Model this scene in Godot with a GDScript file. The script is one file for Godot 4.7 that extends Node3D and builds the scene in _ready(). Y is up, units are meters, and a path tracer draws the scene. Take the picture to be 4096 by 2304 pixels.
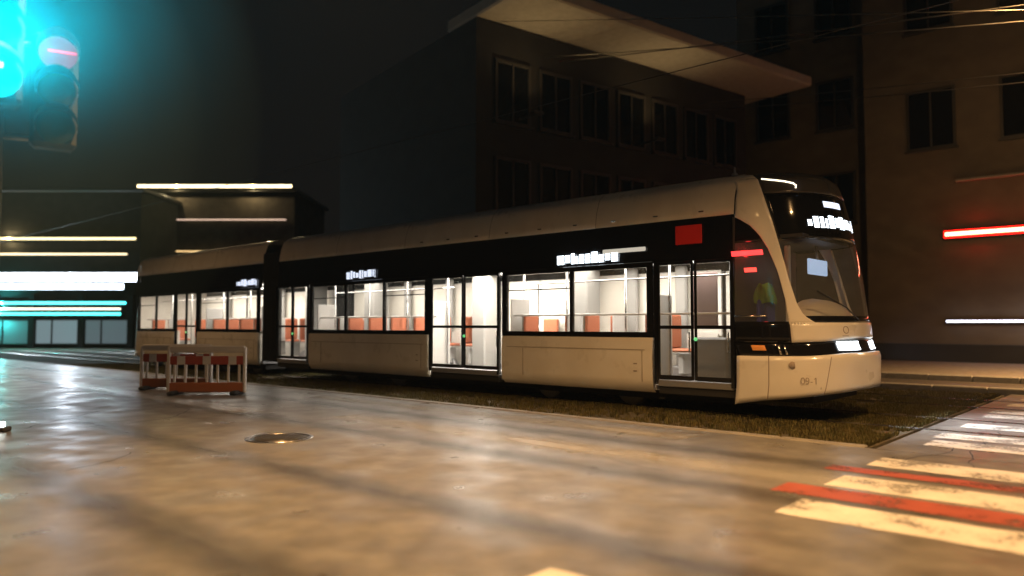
extends Node3D
# A low-floor tram crossing a wet street at night.
# Street frame: s runs along the track towards the tram's front, t across it away from the camera, y up.

const PSI := -0.7303
const WIDE := 2.5
var FR := Transform3D(Basis(Vector3.UP, PSI), Vector3(3.30, 0, -11.2))
var M := {}
var names := {}
var rng := RandomNumberGenerator.new()

# ------------------------------------------------------------------ mesh building
class MB:
	var st := SurfaceTool.new()
	func _init() -> void:
		st.begin(Mesh.PRIMITIVE_TRIANGLES)
		st.set_smooth_group(-1)
	func smooth(on: bool) -> MB:
		st.set_smooth_group(0 if on else -1)
		return self
	func tri(a: Vector3, b: Vector3, c: Vector3) -> void:
		st.set_uv(Vector2(a.x, a.y)); st.add_vertex(a)
		st.set_uv(Vector2(b.x, b.y)); st.add_vertex(b)
		st.set_uv(Vector2(c.x, c.y)); st.add_vertex(c)
	# corners counter-clockwise seen from outside
	func quad(a: Vector3, b: Vector3, c: Vector3, d: Vector3) -> void:
		tri(a, c, b)
		tri(a, d, c)
	func out_quad(a: Vector3, b: Vector3, c: Vector3, d: Vector3, o: Vector3) -> void:
		if (b - a).cross(c - a).dot((a + b + c + d) * 0.25 - o) >= 0.0:
			quad(a, b, c, d)
		else:
			quad(d, c, b, a)
	func box(c: Vector3, size: Vector3, r := 0.0) -> MB:
		var h := size * 0.5
		r = minf(r, minf(h.x, minf(h.y, h.z)) * 0.9)
		if r <= 0.0:
			var k: Array = []
			for i in 8:
				k.append(c + Vector3(h.x * (1 if i & 1 else -1), h.y * (1 if i & 2 else -1), h.z * (1 if i & 4 else -1)))
			for f in [[0, 1, 3, 2], [4, 5, 7, 6], [0, 1, 5, 4], [2, 3, 7, 6], [0, 2, 6, 4], [1, 3, 7, 5]]:
				out_quad(k[f[0]], k[f[1]], k[f[2]], k[f[3]], c)
			return self
		var v := func(sx: int, sy: int, sz: int, k: int) -> Vector3:
			var e := Vector3(h.x - (0.0 if k == 0 else r), h.y - (0.0 if k == 1 else r), h.z - (0.0 if k == 2 else r))
			return c + Vector3(e.x * sx, e.y * sy, e.z * sz)
		for a in [-1, 1]:
			out_quad(v.call(a, -1, -1, 0), v.call(a, 1, -1, 0), v.call(a, 1, 1, 0), v.call(a, -1, 1, 0), c)
			out_quad(v.call(-1, a, -1, 1), v.call(1, a, -1, 1), v.call(1, a, 1, 1), v.call(-1, a, 1, 1), c)
			out_quad(v.call(-1, -1, a, 2), v.call(1, -1, a, 2), v.call(1, 1, a, 2), v.call(-1, 1, a, 2), c)
			for b in [-1, 1]:
				out_quad(v.call(a, b, -1, 0), v.call(a, b, 1, 0), v.call(a, b, 1, 1), v.call(a, b, -1, 1), c)
				out_quad(v.call(a, -1, b, 0), v.call(a, 1, b, 0), v.call(a, 1, b, 2), v.call(a, -1, b, 2), c)
				out_quad(v.call(-1, a, b, 1), v.call(1, a, b, 1), v.call(1, a, b, 2), v.call(-1, a, b, 2), c)
				for d in [-1, 1]:
					var p: Vector3 = v.call(a, b, d, 0)
					out_quad(p, v.call(a, b, d, 1), v.call(a, b, d, 2), v.call(a, b, d, 2), c)
		return self
	# grid of f(u, v), outside is where u x v points
	func grid(f: Callable, nu: int, nv: int, flip := false) -> MB:
		var p := []
		for j in nv + 1:
			var row := PackedVector3Array()
			for i in nu + 1:
				row.append(f.call(float(i) / nu, float(j) / nv))
			p.append(row)
		for j in nv:
			for i in nu:
				if flip:
					quad(p[j][i], p[j + 1][i], p[j + 1][i + 1], p[j][i + 1])
				else:
					quad(p[j][i], p[j][i + 1], p[j + 1][i + 1], p[j + 1][i])
		return self
	func tube(path: Array, r: float, n := 8, caps := true) -> MB:
		var rings := []
		for i in path.size():
			var d: Vector3 = (path[mini(i + 1, path.size() - 1)] - path[maxi(i - 1, 0)]).normalized()
			var a := d.cross(Vector3.UP if absf(d.y) < 0.9 else Vector3.RIGHT).normalized()
			var b := a.cross(d)
			var ring := PackedVector3Array()
			for k in n:
				var w := TAU * k / n
				ring.append(path[i] + (a * cos(w) + b * sin(w)) * r)
			rings.append(ring)
		for i in path.size() - 1:
			for k in n:
				var q := (k + 1) % n
				out_quad(rings[i][k], rings[i][q], rings[i + 1][q], rings[i + 1][k], (path[i] + path[i + 1]) * 0.5)
		if caps:
			for e in [0, path.size() - 1]:
				var o: Vector3 = path[1] if e == 0 else path[e - 1]
				for k in n:
					out_quad(path[e], rings[e][k], rings[e][(k + 1) % n], rings[e][(k + 1) % n], o)
		return self
	# profile of (radius, along) turned round an axis
	func lathe(prof: Array, at: Vector3, axis: Vector3, n := 24) -> MB:
		var a := axis.cross(Vector3.UP if absf(axis.y) < 0.9 else Vector3.RIGHT).normalized()
		var b := axis.cross(a).normalized()
		for i in prof.size() - 1:
			for k in n:
				var w0 := TAU * k / n
				var w1 := TAU * (k + 1) / n
				var d0 := a * cos(w0) + b * sin(w0)
				var d1 := a * cos(w1) + b * sin(w1)
				quad(at + d0 * prof[i].x + axis * prof[i].y, at + d1 * prof[i].x + axis * prof[i].y, at + d1 * prof[i + 1].x + axis * prof[i + 1].y, at + d0 * prof[i + 1].x + axis * prof[i + 1].y)
		return self
	func done() -> ArrayMesh:
		st.generate_normals()
		return st.commit()

func numbered(parent: Node, called: String) -> String:
	var key := str(parent.get_instance_id()) + called
	var n: int = names.get(key, 0)
	names[key] = n + 1
	return called if n == 0 else "%s_%03d" % [called, n]

func put(called: String, mesh: Mesh, mat: Material, parent: Node = self, xf := Transform3D()) -> MeshInstance3D:
	var o := MeshInstance3D.new()
	o.mesh = mesh
	o.material_override = mat
	o.transform = xf
	o.name = numbered(parent, called)
	parent.add_child(o, true)
	return o

func tag(o: Node, label: String, category: String, group := "") -> Node:
	o.set_meta("label", label)
	o.set_meta("category", category)
	if group:
		o.set_meta("group", group)
	return o

func place(s: float, y: float, t: float, turn := 0.0) -> Transform3D:
	return FR * Transform3D(Basis(Vector3.UP, turn), Vector3(s, y, -t))

func thing(called: String, label: String, category: String, xf: Transform3D, group := "") -> Node3D:
	var o := Node3D.new()
	o.name = numbered(self, called)
	add_child(o, true)
	o.transform = xf
	tag(o, label, category, group)
	return o

func struct(called: String, mesh: Mesh, mat: Material, xf := Transform3D()) -> MeshInstance3D:
	var o := put(called, mesh, mat, self, xf)
	o.set_meta("kind", "structure")
	return o

func spot(parent: Node, at: Vector3, dir: Vector3, col: Color, energy: float, angle: float, size := 0.1) -> void:
	var l := SpotLight3D.new()
	l.name = numbered(parent, "lamp_light")
	l.light_color = col
	l.light_energy = energy
	l.light_size = size
	l.spot_angle = angle
	l.spot_angle_attenuation = 1.0
	l.spot_range = 120.0
	l.spot_attenuation = 2.0
	l.shadow_enabled = true
	parent.add_child(l, true)
	l.transform = Transform3D(Basis.looking_at(dir.normalized(), Vector3.FORWARD if absf(dir.normalized().y) > 0.9 else Vector3.UP), at)

func omni(parent: Node, at: Vector3, col: Color, energy: float, size := 0.1) -> OmniLight3D:
	var l := OmniLight3D.new()
	l.name = numbered(parent, "lamp_light")
	l.light_color = col
	l.light_energy = energy
	l.light_size = size
	l.omni_range = 120.0
	l.omni_attenuation = 2.0
	l.shadow_enabled = true
	l.position = at
	parent.add_child(l, true)
	return l

# ------------------------------------------------------------------ materials (base colours given as linear values)
func lin(r: float, g: float, b: float) -> Color:
	return Color(r, g, b).linear_to_srgb()

func mat(r: float, g: float, b: float, rough: float, metal := 0.0) -> StandardMaterial3D:
	var m := StandardMaterial3D.new()
	m.albedo_color = lin(r, g, b)
	m.roughness = rough
	m.metallic = metal
	return m

func glow(r: float, g: float, b: float, k: float) -> StandardMaterial3D:
	var m := mat(minf(r, 0.8) * 0.6, minf(g, 0.8) * 0.6, minf(b, 0.8) * 0.6, 0.4)
	m.emission_enabled = true
	m.emission = lin(r, g, b)
	m.emission_energy_multiplier = k
	return m

func noise_tex(freq: float, lo: Color, hi: Color, sd: int, size := 512, oct := 5, kind := FastNoiseLite.TYPE_SIMPLEX_SMOOTH) -> NoiseTexture2D:
	var n := FastNoiseLite.new()
	n.seed = sd
	n.frequency = freq
	n.noise_type = kind
	n.fractal_octaves = oct
	var g := Gradient.new()
	g.set_color(0, lo)
	g.set_color(1, hi)
	var t := NoiseTexture2D.new()
	t.width = size
	t.height = size
	t.seamless = true
	t.noise = n
	t.color_ramp = g
	return t

func grey(v: float) -> Color:
	return Color(v, v, v)

func triplanar(m: StandardMaterial3D, scale: float, world := true) -> StandardMaterial3D:
	m.uv1_triplanar = true
	m.uv1_world_triplanar = world
	m.uv1_scale = Vector3.ONE * scale
	return m

func make_materials() -> void:
	var a := mat(1, 1, 1, 1.0)
	a.albedo_texture = noise_tex(0.012, lin(0.115, 0.108, 0.098), lin(0.235, 0.22, 0.195), 3, 1024, 7)
	a.roughness_texture = noise_tex(0.006, grey(0.24), grey(0.52), 8, 1024, 8)
	a.roughness_texture_channel = BaseMaterial3D.TEXTURE_CHANNEL_RED
	a.heightmap_enabled = true
	a.heightmap_texture = noise_tex(0.30, grey(0), grey(1), 12, 1024, 2)
	a.heightmap_scale = 0.06
	a.detail_enabled = true
	a.detail_blend_mode = BaseMaterial3D.BLEND_MODE_MUL
	a.detail_uv_layer = BaseMaterial3D.DETAIL_UV_2
	a.detail_albedo = noise_tex(0.22, lin(0.62, 0.62, 0.62), lin(1, 1, 1), 14, 512, 2)
	a.uv2_triplanar = true
	a.uv2_world_triplanar = true
	a.uv2_scale = Vector3.ONE * 0.8
	M.asphalt = triplanar(a, 0.22)
	var d := mat(1, 1, 1, 1.0)
	d.albedo_texture = noise_tex(0.02, lin(0.05, 0.045, 0.04), lin(0.10, 0.09, 0.075), 21, 512, 6)
	d.roughness_texture = noise_tex(0.008, grey(0.35), grey(0.8), 23, 512, 4)
	M.ground = triplanar(d, 0.15)
	var c := mat(1, 1, 1, 1.0)
	c.albedo_texture = noise_tex(0.03, lin(0.22, 0.21, 0.19), lin(0.36, 0.34, 0.30), 31, 512, 6)
	c.roughness_texture = noise_tex(0.02, grey(0.5), grey(0.9), 32, 512, 4)
	M.concrete = triplanar(c, 0.5)
	var pv := mat(1, 1, 1, 1.0)
	pv.albedo_texture = noise_tex(0.02, lin(0.16, 0.145, 0.12), lin(0.30, 0.27, 0.22), 33, 512, 6)
	pv.roughness_texture = noise_tex(0.02, grey(0.45), grey(0.85), 32, 512, 4)
	M.paving = triplanar(pv, 0.3)
	var so := mat(1, 1, 1, 0.95)
	so.albedo_texture = noise_tex(0.05, lin(0.045, 0.036, 0.020), lin(0.13, 0.105, 0.055), 41, 512, 6)
	M.soil = triplanar(so, 0.4)
	M.road_white = worn_paint(Vector3(0.70, 0.67, 0.61), 51)
	M.road_red = worn_paint(Vector3(0.34, 0.075, 0.042), 54)
	var cr := mat(1, 1, 1, 0.32)
	cr.albedo_texture = noise_tex(0.006, lin(0.68, 0.63, 0.55), lin(0.78, 0.74, 0.67), 61, 512, 6)
	cr.roughness_texture = noise_tex(0.01, grey(0.22), grey(0.42), 62, 512, 5)
	cr.roughness = 1.0
	cr.clearcoat_enabled = true
	cr.clearcoat = 0.5
	cr.clearcoat_roughness = 0.12
	M.cream = triplanar(cr, 0.35, false)
	M.black_gloss = mat(0.008, 0.008, 0.009, 0.08)
	M.hood = mat(0.06, 0.054, 0.048, 0.22)
	M.rubber = mat(0.02, 0.02, 0.021, 0.75)
	M.under = mat(0.015, 0.014, 0.013, 0.8)
	M.grey_metal = mat(0.32, 0.32, 0.33, 0.4, 0.6)
	M.steel = mat(0.6, 0.6, 0.6, 0.22, 1.0)
	M.iron = mat(0.10, 0.09, 0.08, 0.42, 0.8)
	M.rail = mat(0.45, 0.42, 0.38, 0.25, 1.0)
	M.inner = mat(0.72, 0.70, 0.65, 0.55)
	M.floor = mat(0.22, 0.22, 0.23, 0.5)
	M.mauve = mat(0.22, 0.15, 0.14, 0.5)
	M.box_grey = mat(0.16, 0.16, 0.165, 0.5)
	M.pillar_grey = mat(0.34, 0.335, 0.32, 0.5)
	M.pale_backing = mat(0.70, 0.67, 0.60, 0.8)  # pale backing added behind the far-side glass to keep it bright
	M.seat = mat(0.47, 0.14, 0.065, 0.6)
	M.seat_shell = mat(0.55, 0.54, 0.52, 0.45)
	M.dash = mat(0.45, 0.42, 0.38, 0.5)
	M.dark_plastic = mat(0.03, 0.028, 0.027, 0.5)
	M.blue_cloth = mat(0.03, 0.045, 0.32, 0.8)
	M.green_cloth = mat(0.10, 0.24, 0.05, 0.85)
	M.red_panel = mat(0.45, 0.012, 0.006, 0.35)
	var g := StandardMaterial3D.new()
	g.albedo_color = Color(0.75, 0.78, 0.76, 0.08)
	g.transparency = BaseMaterial3D.TRANSPARENCY_ALPHA
	g.roughness = 0.02
	M.glass = g
	M.dark_glass = mat(0.006, 0.006, 0.007, 0.06)
	var w := mat(1, 1, 1, 0.85)
	w.albedo_texture = noise_tex(0.02, lin(0.12, 0.098, 0.074), lin(0.19, 0.155, 0.118), 71, 512, 6)
	M.plaster = triplanar(w, 0.12)
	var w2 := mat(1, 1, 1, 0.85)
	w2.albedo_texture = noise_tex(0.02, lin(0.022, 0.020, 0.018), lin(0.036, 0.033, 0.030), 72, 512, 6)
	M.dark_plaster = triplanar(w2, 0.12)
	var w3 := mat(1, 1, 1, 0.8)
	w3.albedo_texture = noise_tex(0.03, lin(0.38, 0.35, 0.30), lin(0.48, 0.45, 0.39), 73, 512, 5)
	M.pale_plaster = triplanar(w3, 0.2)
	M.frame = mat(0.05, 0.045, 0.04, 0.5)
	M.wire = mat(0.10, 0.095, 0.09, 0.45, 0.7)
	M.bright_wire = mat(0.45, 0.43, 0.38, 0.35, 1.0)
	M.signal_black = mat(0.02, 0.021, 0.02, 0.5)
	M.led = glow(0.82, 0.92, 1.0, 7.0)
	M.led_dim = glow(0.75, 0.82, 1.0, 1.6)
	M.white_plastic = mat(0.70, 0.66, 0.62, 0.5)
	M.red_plastic = mat(0.42, 0.075, 0.045, 0.5)
	M.orange_plastic = mat(0.45, 0.15, 0.06, 0.5)
	M.print_grey = mat(0.30, 0.24, 0.19, 0.6)
	M.pale_reflection = glow(0.50, 0.68, 0.95, 0.7)  # glow of a reflection, given to an added panel in the cab
	M.ceiling_lamp = glow(1.0, 0.96, 0.88, 4.0)

# road paint that has chipped and worn through to the asphalt
func worn_paint(c: Vector3, sd: int) -> StandardMaterial3D:
	var big := FastNoiseLite.new()
	big.seed = sd
	big.frequency = 0.009
	big.fractal_octaves = 4
	var fine := FastNoiseLite.new()
	fine.seed = sd + 1
	fine.frequency = 0.09
	fine.fractal_octaves = 3
	var im := Image.create_empty(512, 512, false, Image.FORMAT_RGBA8)
	var pi := big.get_seamless_image(512, 512)
	var fi := fine.get_seamless_image(512, 512)
	for y in 512:
		for x in 512:
			var b := pi.get_pixel(x, y).r
			var f := fi.get_pixel(x, y).r
			var tone := 0.72 + 0.35 * b - 0.18 * f
			var a := clampf((b * 0.75 + f * 0.55 - 0.34) * 4.5, 0.25, 0.97)
			var q := lin(c.x * tone, c.y * tone, c.z * tone)
			q.a = a
			im.set_pixel(x, y, q)
	var m := mat(1, 1, 1, 0.5)
	m.albedo_texture = ImageTexture.create_from_image(im)
	m.transparency = BaseMaterial3D.TRANSPARENCY_ALPHA
	return triplanar(m, 0.4)

# a strip along the road whose edges fade out across it
func soft_sheet(s0: float, s1: float, t0: float, t1: float, y: float) -> ArrayMesh:
	var st := SurfaceTool.new()
	st.begin(Mesh.PRIMITIVE_TRIANGLES)
	var c := [Vector3(s0, y, -t0), Vector3(s1, y, -t0), Vector3(s1, y, -t1), Vector3(s0, y, -t1)]
	var u := [Vector2(s0 / 6.0, 0.0), Vector2(s1 / 6.0, 0.0), Vector2(s1 / 6.0, 1.0), Vector2(s0 / 6.0, 1.0)]
	for i in [0, 2, 1, 0, 3, 2]:
		st.set_normal(Vector3.UP)
		st.set_uv(u[i])
		st.add_vertex(c[i])
	return st.commit()

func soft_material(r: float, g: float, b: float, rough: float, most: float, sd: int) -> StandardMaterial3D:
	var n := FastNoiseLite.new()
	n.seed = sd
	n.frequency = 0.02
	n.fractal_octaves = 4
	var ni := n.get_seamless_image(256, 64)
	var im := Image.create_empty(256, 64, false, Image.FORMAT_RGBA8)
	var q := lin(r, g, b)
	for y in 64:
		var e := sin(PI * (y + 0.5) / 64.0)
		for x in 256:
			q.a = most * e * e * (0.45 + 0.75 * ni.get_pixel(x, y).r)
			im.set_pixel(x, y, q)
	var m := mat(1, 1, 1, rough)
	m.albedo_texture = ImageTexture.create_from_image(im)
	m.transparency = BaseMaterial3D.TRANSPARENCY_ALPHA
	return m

# ------------------------------------------------------------------ ground
func sheet(s0: float, s1: float, t0: float, t1: float, y: float, cut := 1) -> ArrayMesh:
	var b := MB.new()
	b.grid(func(u: float, v: float) -> Vector3: return Vector3(lerpf(s0, s1, u), y, -lerpf(t0, t1, v)), cut, cut)
	return b.done()

func build_ground() -> void:
	struct("ground", sheet(-260, 260, -260, 260, -0.16), M.ground, FR)
	struct("road", slab(-90, 80, -16, -1.62, -0.15, 0.0), M.asphalt, FR)
	struct("track_bed", slab(-90, 2.3, -1.44, 7.2, -0.15, -0.03), M.soil, FR)
	struct("crossing_pavement", slab(2.42, 10.5, -1.60, 7.2, -0.15, 0.0), M.asphalt, FR)
	struct("track_bed_far", slab(10.55, 80, -1.44, 7.2, -0.15, -0.03), M.soil, FR)
	struct("far_road", slab(-90, 80, 7.55, 11.3, -0.15, -0.06), M.ground, FR)
	struct("far_pavement", slab(-90, 80, 11.6, 40, -0.15, 0.08), M.paving, FR)
	struct("near_pavement", slab(-90, 80, -40, -16.3, -0.15, 0.12), M.paving, FR)
	# kerbs, stone by stone
	kerb("track_kerb", -1.62, -1.44, 0.012, -30.0, 2.3, 1.0)
	kerb("platform_kerb", 7.22, 7.53, 0.10, -14.0, 22.0, 1.0)
	kerb("pavement_kerb", 11.32, 11.58, 0.09, -8.0, 24.0, 1.0)
	# rails
	for t in [0.53, 1.97, 4.0, 5.44]:
		var b := MB.new()
		for d in [-0.045, 0.03]:
			b.box(Vector3(-5, -0.06, -(t + d)), Vector3(150, 0.13, 0.05 if d < 0 else 0.025), 0.006)
		struct("rail", b.done(), M.rail, FR)
	# zebra crossing
	var z := Node3D.new()
	z.name = "zebra_crossing"
	add_child(z)
	z.transform = FR
	z.set_meta("kind", "structure")
	rng.seed = 5
	for t in [-7.47, -4.85, -3.65, -2.45, -0.75, 0.0, 1.25, 2.7, 3.4, 4.75, 6.1]:
		var wide := 0.55
		if t > -1.0:
			wide = 0.5
		var s0 := 2.7
		var s1 := 6.9
		if t < -7.0:
			s0 = 2.3
			s1 = 3.3
		put("stripe", worn_strip(s0 + rng.randf_range(-0.06, 0.06), s1, t - wide / 2, t + wide / 2, 0.004), M.road_white, z)
	for r in [[-3.18, -2.92], [-4.42, -4.02]]:
		put("red_stripe", worn_strip(2.4, 10.4, r[0], r[1], 0.004), M.road_red, z)
	# tyre-polished wheel tracks, painted pale reflections, cracks and a manhole cover
	var wt := soft_material(0.055, 0.052, 0.048, 0.32, 0.5, 91)
	for t in [-3.0, -4.6, -6.6, -8.3]:
		struct("wheel_track", soft_sheet(-60, 40, t - 0.38, t + 0.38, 0.002), wt, FR)
	var glare := soft_material(0.30, 0.285, 0.26, 0.26, 0.9, 95)  # reflected light painted on the road as pale patches
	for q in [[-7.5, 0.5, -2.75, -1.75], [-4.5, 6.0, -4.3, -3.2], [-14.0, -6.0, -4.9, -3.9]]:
		struct("painted_glare_patch", soft_sheet(q[0], q[1], q[2], q[3], 0.003), glare, FR)
	rng.seed = 77
	for k in 7:
		var at := Vector2(rng.randf_range(-9.0, 4.0), rng.randf_range(-7.5, -2.2))
		var dir := rng.randf_range(-0.5, 0.5) + (PI / 2 if k % 3 == 0 else 0.0)
		var b := MB.new()
		var p := at
		for i in 26:
			dir += rng.randf_range(-0.38, 0.38)
			var nx := p + Vector2(cos(dir), sin(dir)) * 0.13
			var w := Vector2(-sin(dir), cos(dir)) * rng.randf_range(0.003, 0.008)
			b.quad(Vector3(p.x + w.x, 0.0025, -p.y - w.y), Vector3(p.x - w.x, 0.0025, -p.y + w.y), Vector3(nx.x - w.x, 0.0025, -nx.y + w.y), Vector3(nx.x + w.x, 0.0025, -nx.y - w.y))
			p = nx
		struct("road_crack", b.done(), M.rubber, FR)
	var lid := thing("manhole_cover", "round iron manhole cover set in the road before the tram", "manhole cover", place(-3.2, 0.0, -5.6))
	var ringm := MB.new().smooth(true).lathe([Vector2(0.40, 0.0), Vector2(0.40, 0.010), Vector2(0.345, 0.010), Vector2(0.345, 0.002)], Vector3.ZERO, Vector3.UP, 36)
	put("ring", ringm.done(), M.rail, lid)
	put("lid", MB.new().smooth(true).lathe([Vector2(0.335, 0.001), Vector2(0.335, 0.008), Vector2(0.0, 0.008)], Vector3.ZERO, Vector3.UP, 36).done(), M.iron, lid)
	var studs := MB.new()
	for i in 9:
		for j in 9:
			var e := Vector2(i - 4, j - 4) * 0.068
			if e.length() < 0.30:
				studs.box(Vector3(e.x, 0.010, e.y), Vector3(0.034, 0.006, 0.034), 0.002)
	put("lid_pattern", studs.done(), M.iron, lid)
	# grass in the track bed
	var tuft := MB.new()
	for k in 5:
		var w := TAU * k / 5.0
		var d := Vector3(cos(w), 0, sin(w))
		var e := Vector3(-d.z, 0, d.x) * 0.006
		var o := d * 0.02
		tuft.tri(o - e, o + e, o + d * 0.025 + Vector3(0, 0.055, 0))
		tuft.tri(o + e, o - e, o + d * 0.025 + Vector3(0, 0.055, 0))
	var mm := MultiMesh.new()
	mm.transform_format = MultiMesh.TRANSFORM_3D
	mm.use_colors = true
	mm.mesh = tuft.done()
	var spots := []
	var patchy := FastNoiseLite.new()
	patchy.seed = 9
	patchy.frequency = 0.7
	while spots.size() < 42000:
		var s := 2.25 - 26.0 * pow(rng.randf(), 1.5)
		var t := rng.randf_range(-1.42, 7.15)
		var clear := true
		for r in [0.53, 1.97, 4.0, 5.44]:
			if absf(t - r) < 0.08:
				clear = false
		if clear and patchy.get_noise_2d(s, t) > -0.22 - 0.25 * rng.randf():
			spots.append(Vector3(s, -0.03, -t))
	mm.instance_count = spots.size()
	for i in spots.size():
		mm.set_instance_transform(i, Transform3D(Basis(Vector3.UP, rng.randf() * TAU).scaled(Vector3.ONE * rng.randf_range(0.55, 1.25)), spots[i]))
		var q := rng.randf()
		mm.set_instance_color(i, Color(0.10 + 0.12 * q, 0.105 + 0.06 * q, 0.026 + 0.02 * q))
	var gm := mat(1, 1, 1, 0.7)
	gm.vertex_color_use_as_albedo = true
	gm.backlight_enabled = true
	gm.backlight = Color(0.2, 0.25, 0.1)
	var gi := MultiMeshInstance3D.new()
	gi.name = "grass"
	gi.multimesh = mm
	gi.material_override = gm
	gi.transform = FR
	gi.set_meta("kind", "stuff")
	gi.set_meta("label", "short dark green and brown grass growing between the tram rails")
	gi.set_meta("category", "grass")
	add_child(gi)

func slab(s0: float, s1: float, t0: float, t1: float, y0: float, y1: float) -> ArrayMesh:
	return MB.new().box(Vector3((s0 + s1) / 2, (y0 + y1) / 2, -(t0 + t1) / 2), Vector3(s1 - s0, y1 - y0, t1 - t0)).done()

func worn_strip(s0: float, s1: float, t0: float, t1: float, y: float) -> ArrayMesh:
	var n := int(ceil((s1 - s0) / 0.12))
	var e := []
	for i in n + 1:
		e.append([rng.randf_range(-0.012, 0.012), rng.randf_range(-0.012, 0.012)])
	var b := MB.new()
	for i in n:
		var a := lerpf(s0, s1, float(i) / n)
		var c := lerpf(s0, s1, float(i + 1) / n)
		b.quad(Vector3(a, y, -(t0 + e[i][0])), Vector3(c, y, -(t0 + e[i + 1][0])), Vector3(c, y, -(t1 + e[i + 1][1])), Vector3(a, y, -(t1 + e[i][1])))
	return b.done()

func kerb(called: String, t0: float, t1: float, top: float, s0: float, s1: float, long: float) -> void:
	var k := Node3D.new()
	k.name = called
	add_child(k)
	k.transform = FR
	k.set_meta("kind", "structure")
	var shapes := []
	for i in 3:
		shapes.append(MB.new().box(Vector3(0, 0, 0), Vector3(long - 0.012 - 0.003 * i, 0.2, t1 - t0), 0.014 + 0.003 * i).done())
	var n := int((s1 - s0) / long)
	for i in n:
		put("kerb_stone", shapes[i % 3], (M.paving if called == "track_kerb" else M.concrete), k, Transform3D(Basis(), Vector3(s1 - (i + 0.5) * long, top - 0.1 + rng.randf_range(-0.003, 0.003), -(t0 + t1) / 2)))

# ------------------------------------------------------------------ tram
const NY := [0.1, 0.5, 0.92, 1.1, 1.42, 2.1, 2.97, 3.3, 3.55, 3.66, 3.72]
const NF := [1.50, 1.56, 1.57, 1.50, 1.47, 1.39, 1.23, 1.15, 1.06, 0.92, 0.70]
const NI := [0.04, 0.01, 0.0, 0.0, 0.0, 0.02, 0.08, 0.13, 0.22, 0.36, 0.55]
const PR := [[1.36, -46.0], [1.40, -50.0], [1.46, -55.5], [1.53, -58.8], [1.67, -62.2], [2.04, -65.8], [2.46, -68.0], [2.86, -70.2], [3.22, -72.8], [3.57, -74.5], [3.8, -74.5]]
const PL := [[1.36, -69.4], [1.41, -69.5], [1.74, -70.2], [2.17, -73.2], [2.49, -77.0], [2.70, -81.5], [2.84, -86.0], [2.95, -91.5], [3.04, -104.0], [3.06, -140.0], [3.8, -140.0]]

func along(x: float, xs: Array, vs: Array) -> float:
	if x <= xs[0]:
		return vs[0]
	for i in xs.size() - 1:
		if x <= xs[i + 1]:
			return lerpf(vs[i], vs[i + 1], (x - xs[i]) / (xs[i + 1] - xs[i]))
	return vs[-1]

func pairs(x: float, table: Array) -> float:
	if x <= table[0][0]:
		return table[0][1]
	for i in table.size() - 1:
		if x <= table[i + 1][0]:
			return lerpf(table[i][1], table[i + 1][1], (x - table[i][0]) / (table[i + 1][0] - table[i][0]))
	return table[-1][1]

func inset(y: float) -> float:
	return along(y, NY, NI)

# where the side of the nose meets the door edge
func q_edge(y: float) -> float:
	return -90.0 - maxf(0.0, (along(y, NY, NF) - 1.1 - 0.015) / 0.02)

# a point of the nose: q in degrees from the near side (-90) over the front (0) to the far side (90); past 90 the straight flank
func nose_flat(q: float, y: float) -> Vector2:
	var far := along(y, NY, NF)
	var ins := inset(y)
	var hw := WIDE / 2 - ins
	if absf(q) > 90.0:
		return Vector2(far - 1.1 - (absf(q) - 90.0) * 0.02, WIDE / 2 + hw * signf(q))
	var p := deg_to_rad(q)
	return Vector2(far - 1.1 + 1.1 * pow(maxf(cos(p), 0.0), 2.0 / 2.3), WIDE / 2 + hw * signf(sin(p)) * pow(absf(sin(p)), 2.0 / 2.3))

func nose(q: float, y: float, off: float) -> Vector3:
	var a := nose_flat(q, y)
	var d := nose_flat(q + 0.4, y) - nose_flat(q - 0.4, y)
	var n := Vector2(d.y, -d.x).normalized()
	a += n * off
	return Vector3(a.x, y, -a.y)

# a patch of the nose from a map of (u, v) to (q, y), with its edges turned inwards
func patch(f: Callable, nu: int, nv: int, off: float, lip: float) -> ArrayMesh:
	var b := MB.new().smooth(true)
	var at := func(i: int, j: int) -> Vector3:
		var u := clampf(float(i) / nu, 0, 1)
		var v := clampf(float(j) / nv, 0, 1)
		var w: Vector2 = f.call(u, v)
		var o := off
		if i < 0 or j < 0 or i > nu or j > nv:
			o -= lip
		return nose(w.x, w.y, o)
	for j in range(-1, nv + 1):
		for i in range(-1, nu + 1):
			b.quad(at.call(i, j), at.call(i + 1, j), at.call(i + 1, j + 1), at.call(i, j + 1))
	return b.done()

func region(l: Callable, r: Callable, y0: float, y1: float, nu: int, nv: int, off: float, lip: float, mirror := false) -> ArrayMesh:
	return patch(func(u: float, v: float) -> Vector2:
		var y := lerpf(y0, y1, v)
		var a: float = l.call(y)
		var c: float = r.call(y)
		if mirror:
			return Vector2(lerpf(-c, -a, u), y)
		return Vector2(lerpf(a, c, u), y), nu, nv, off, lip)

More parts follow.
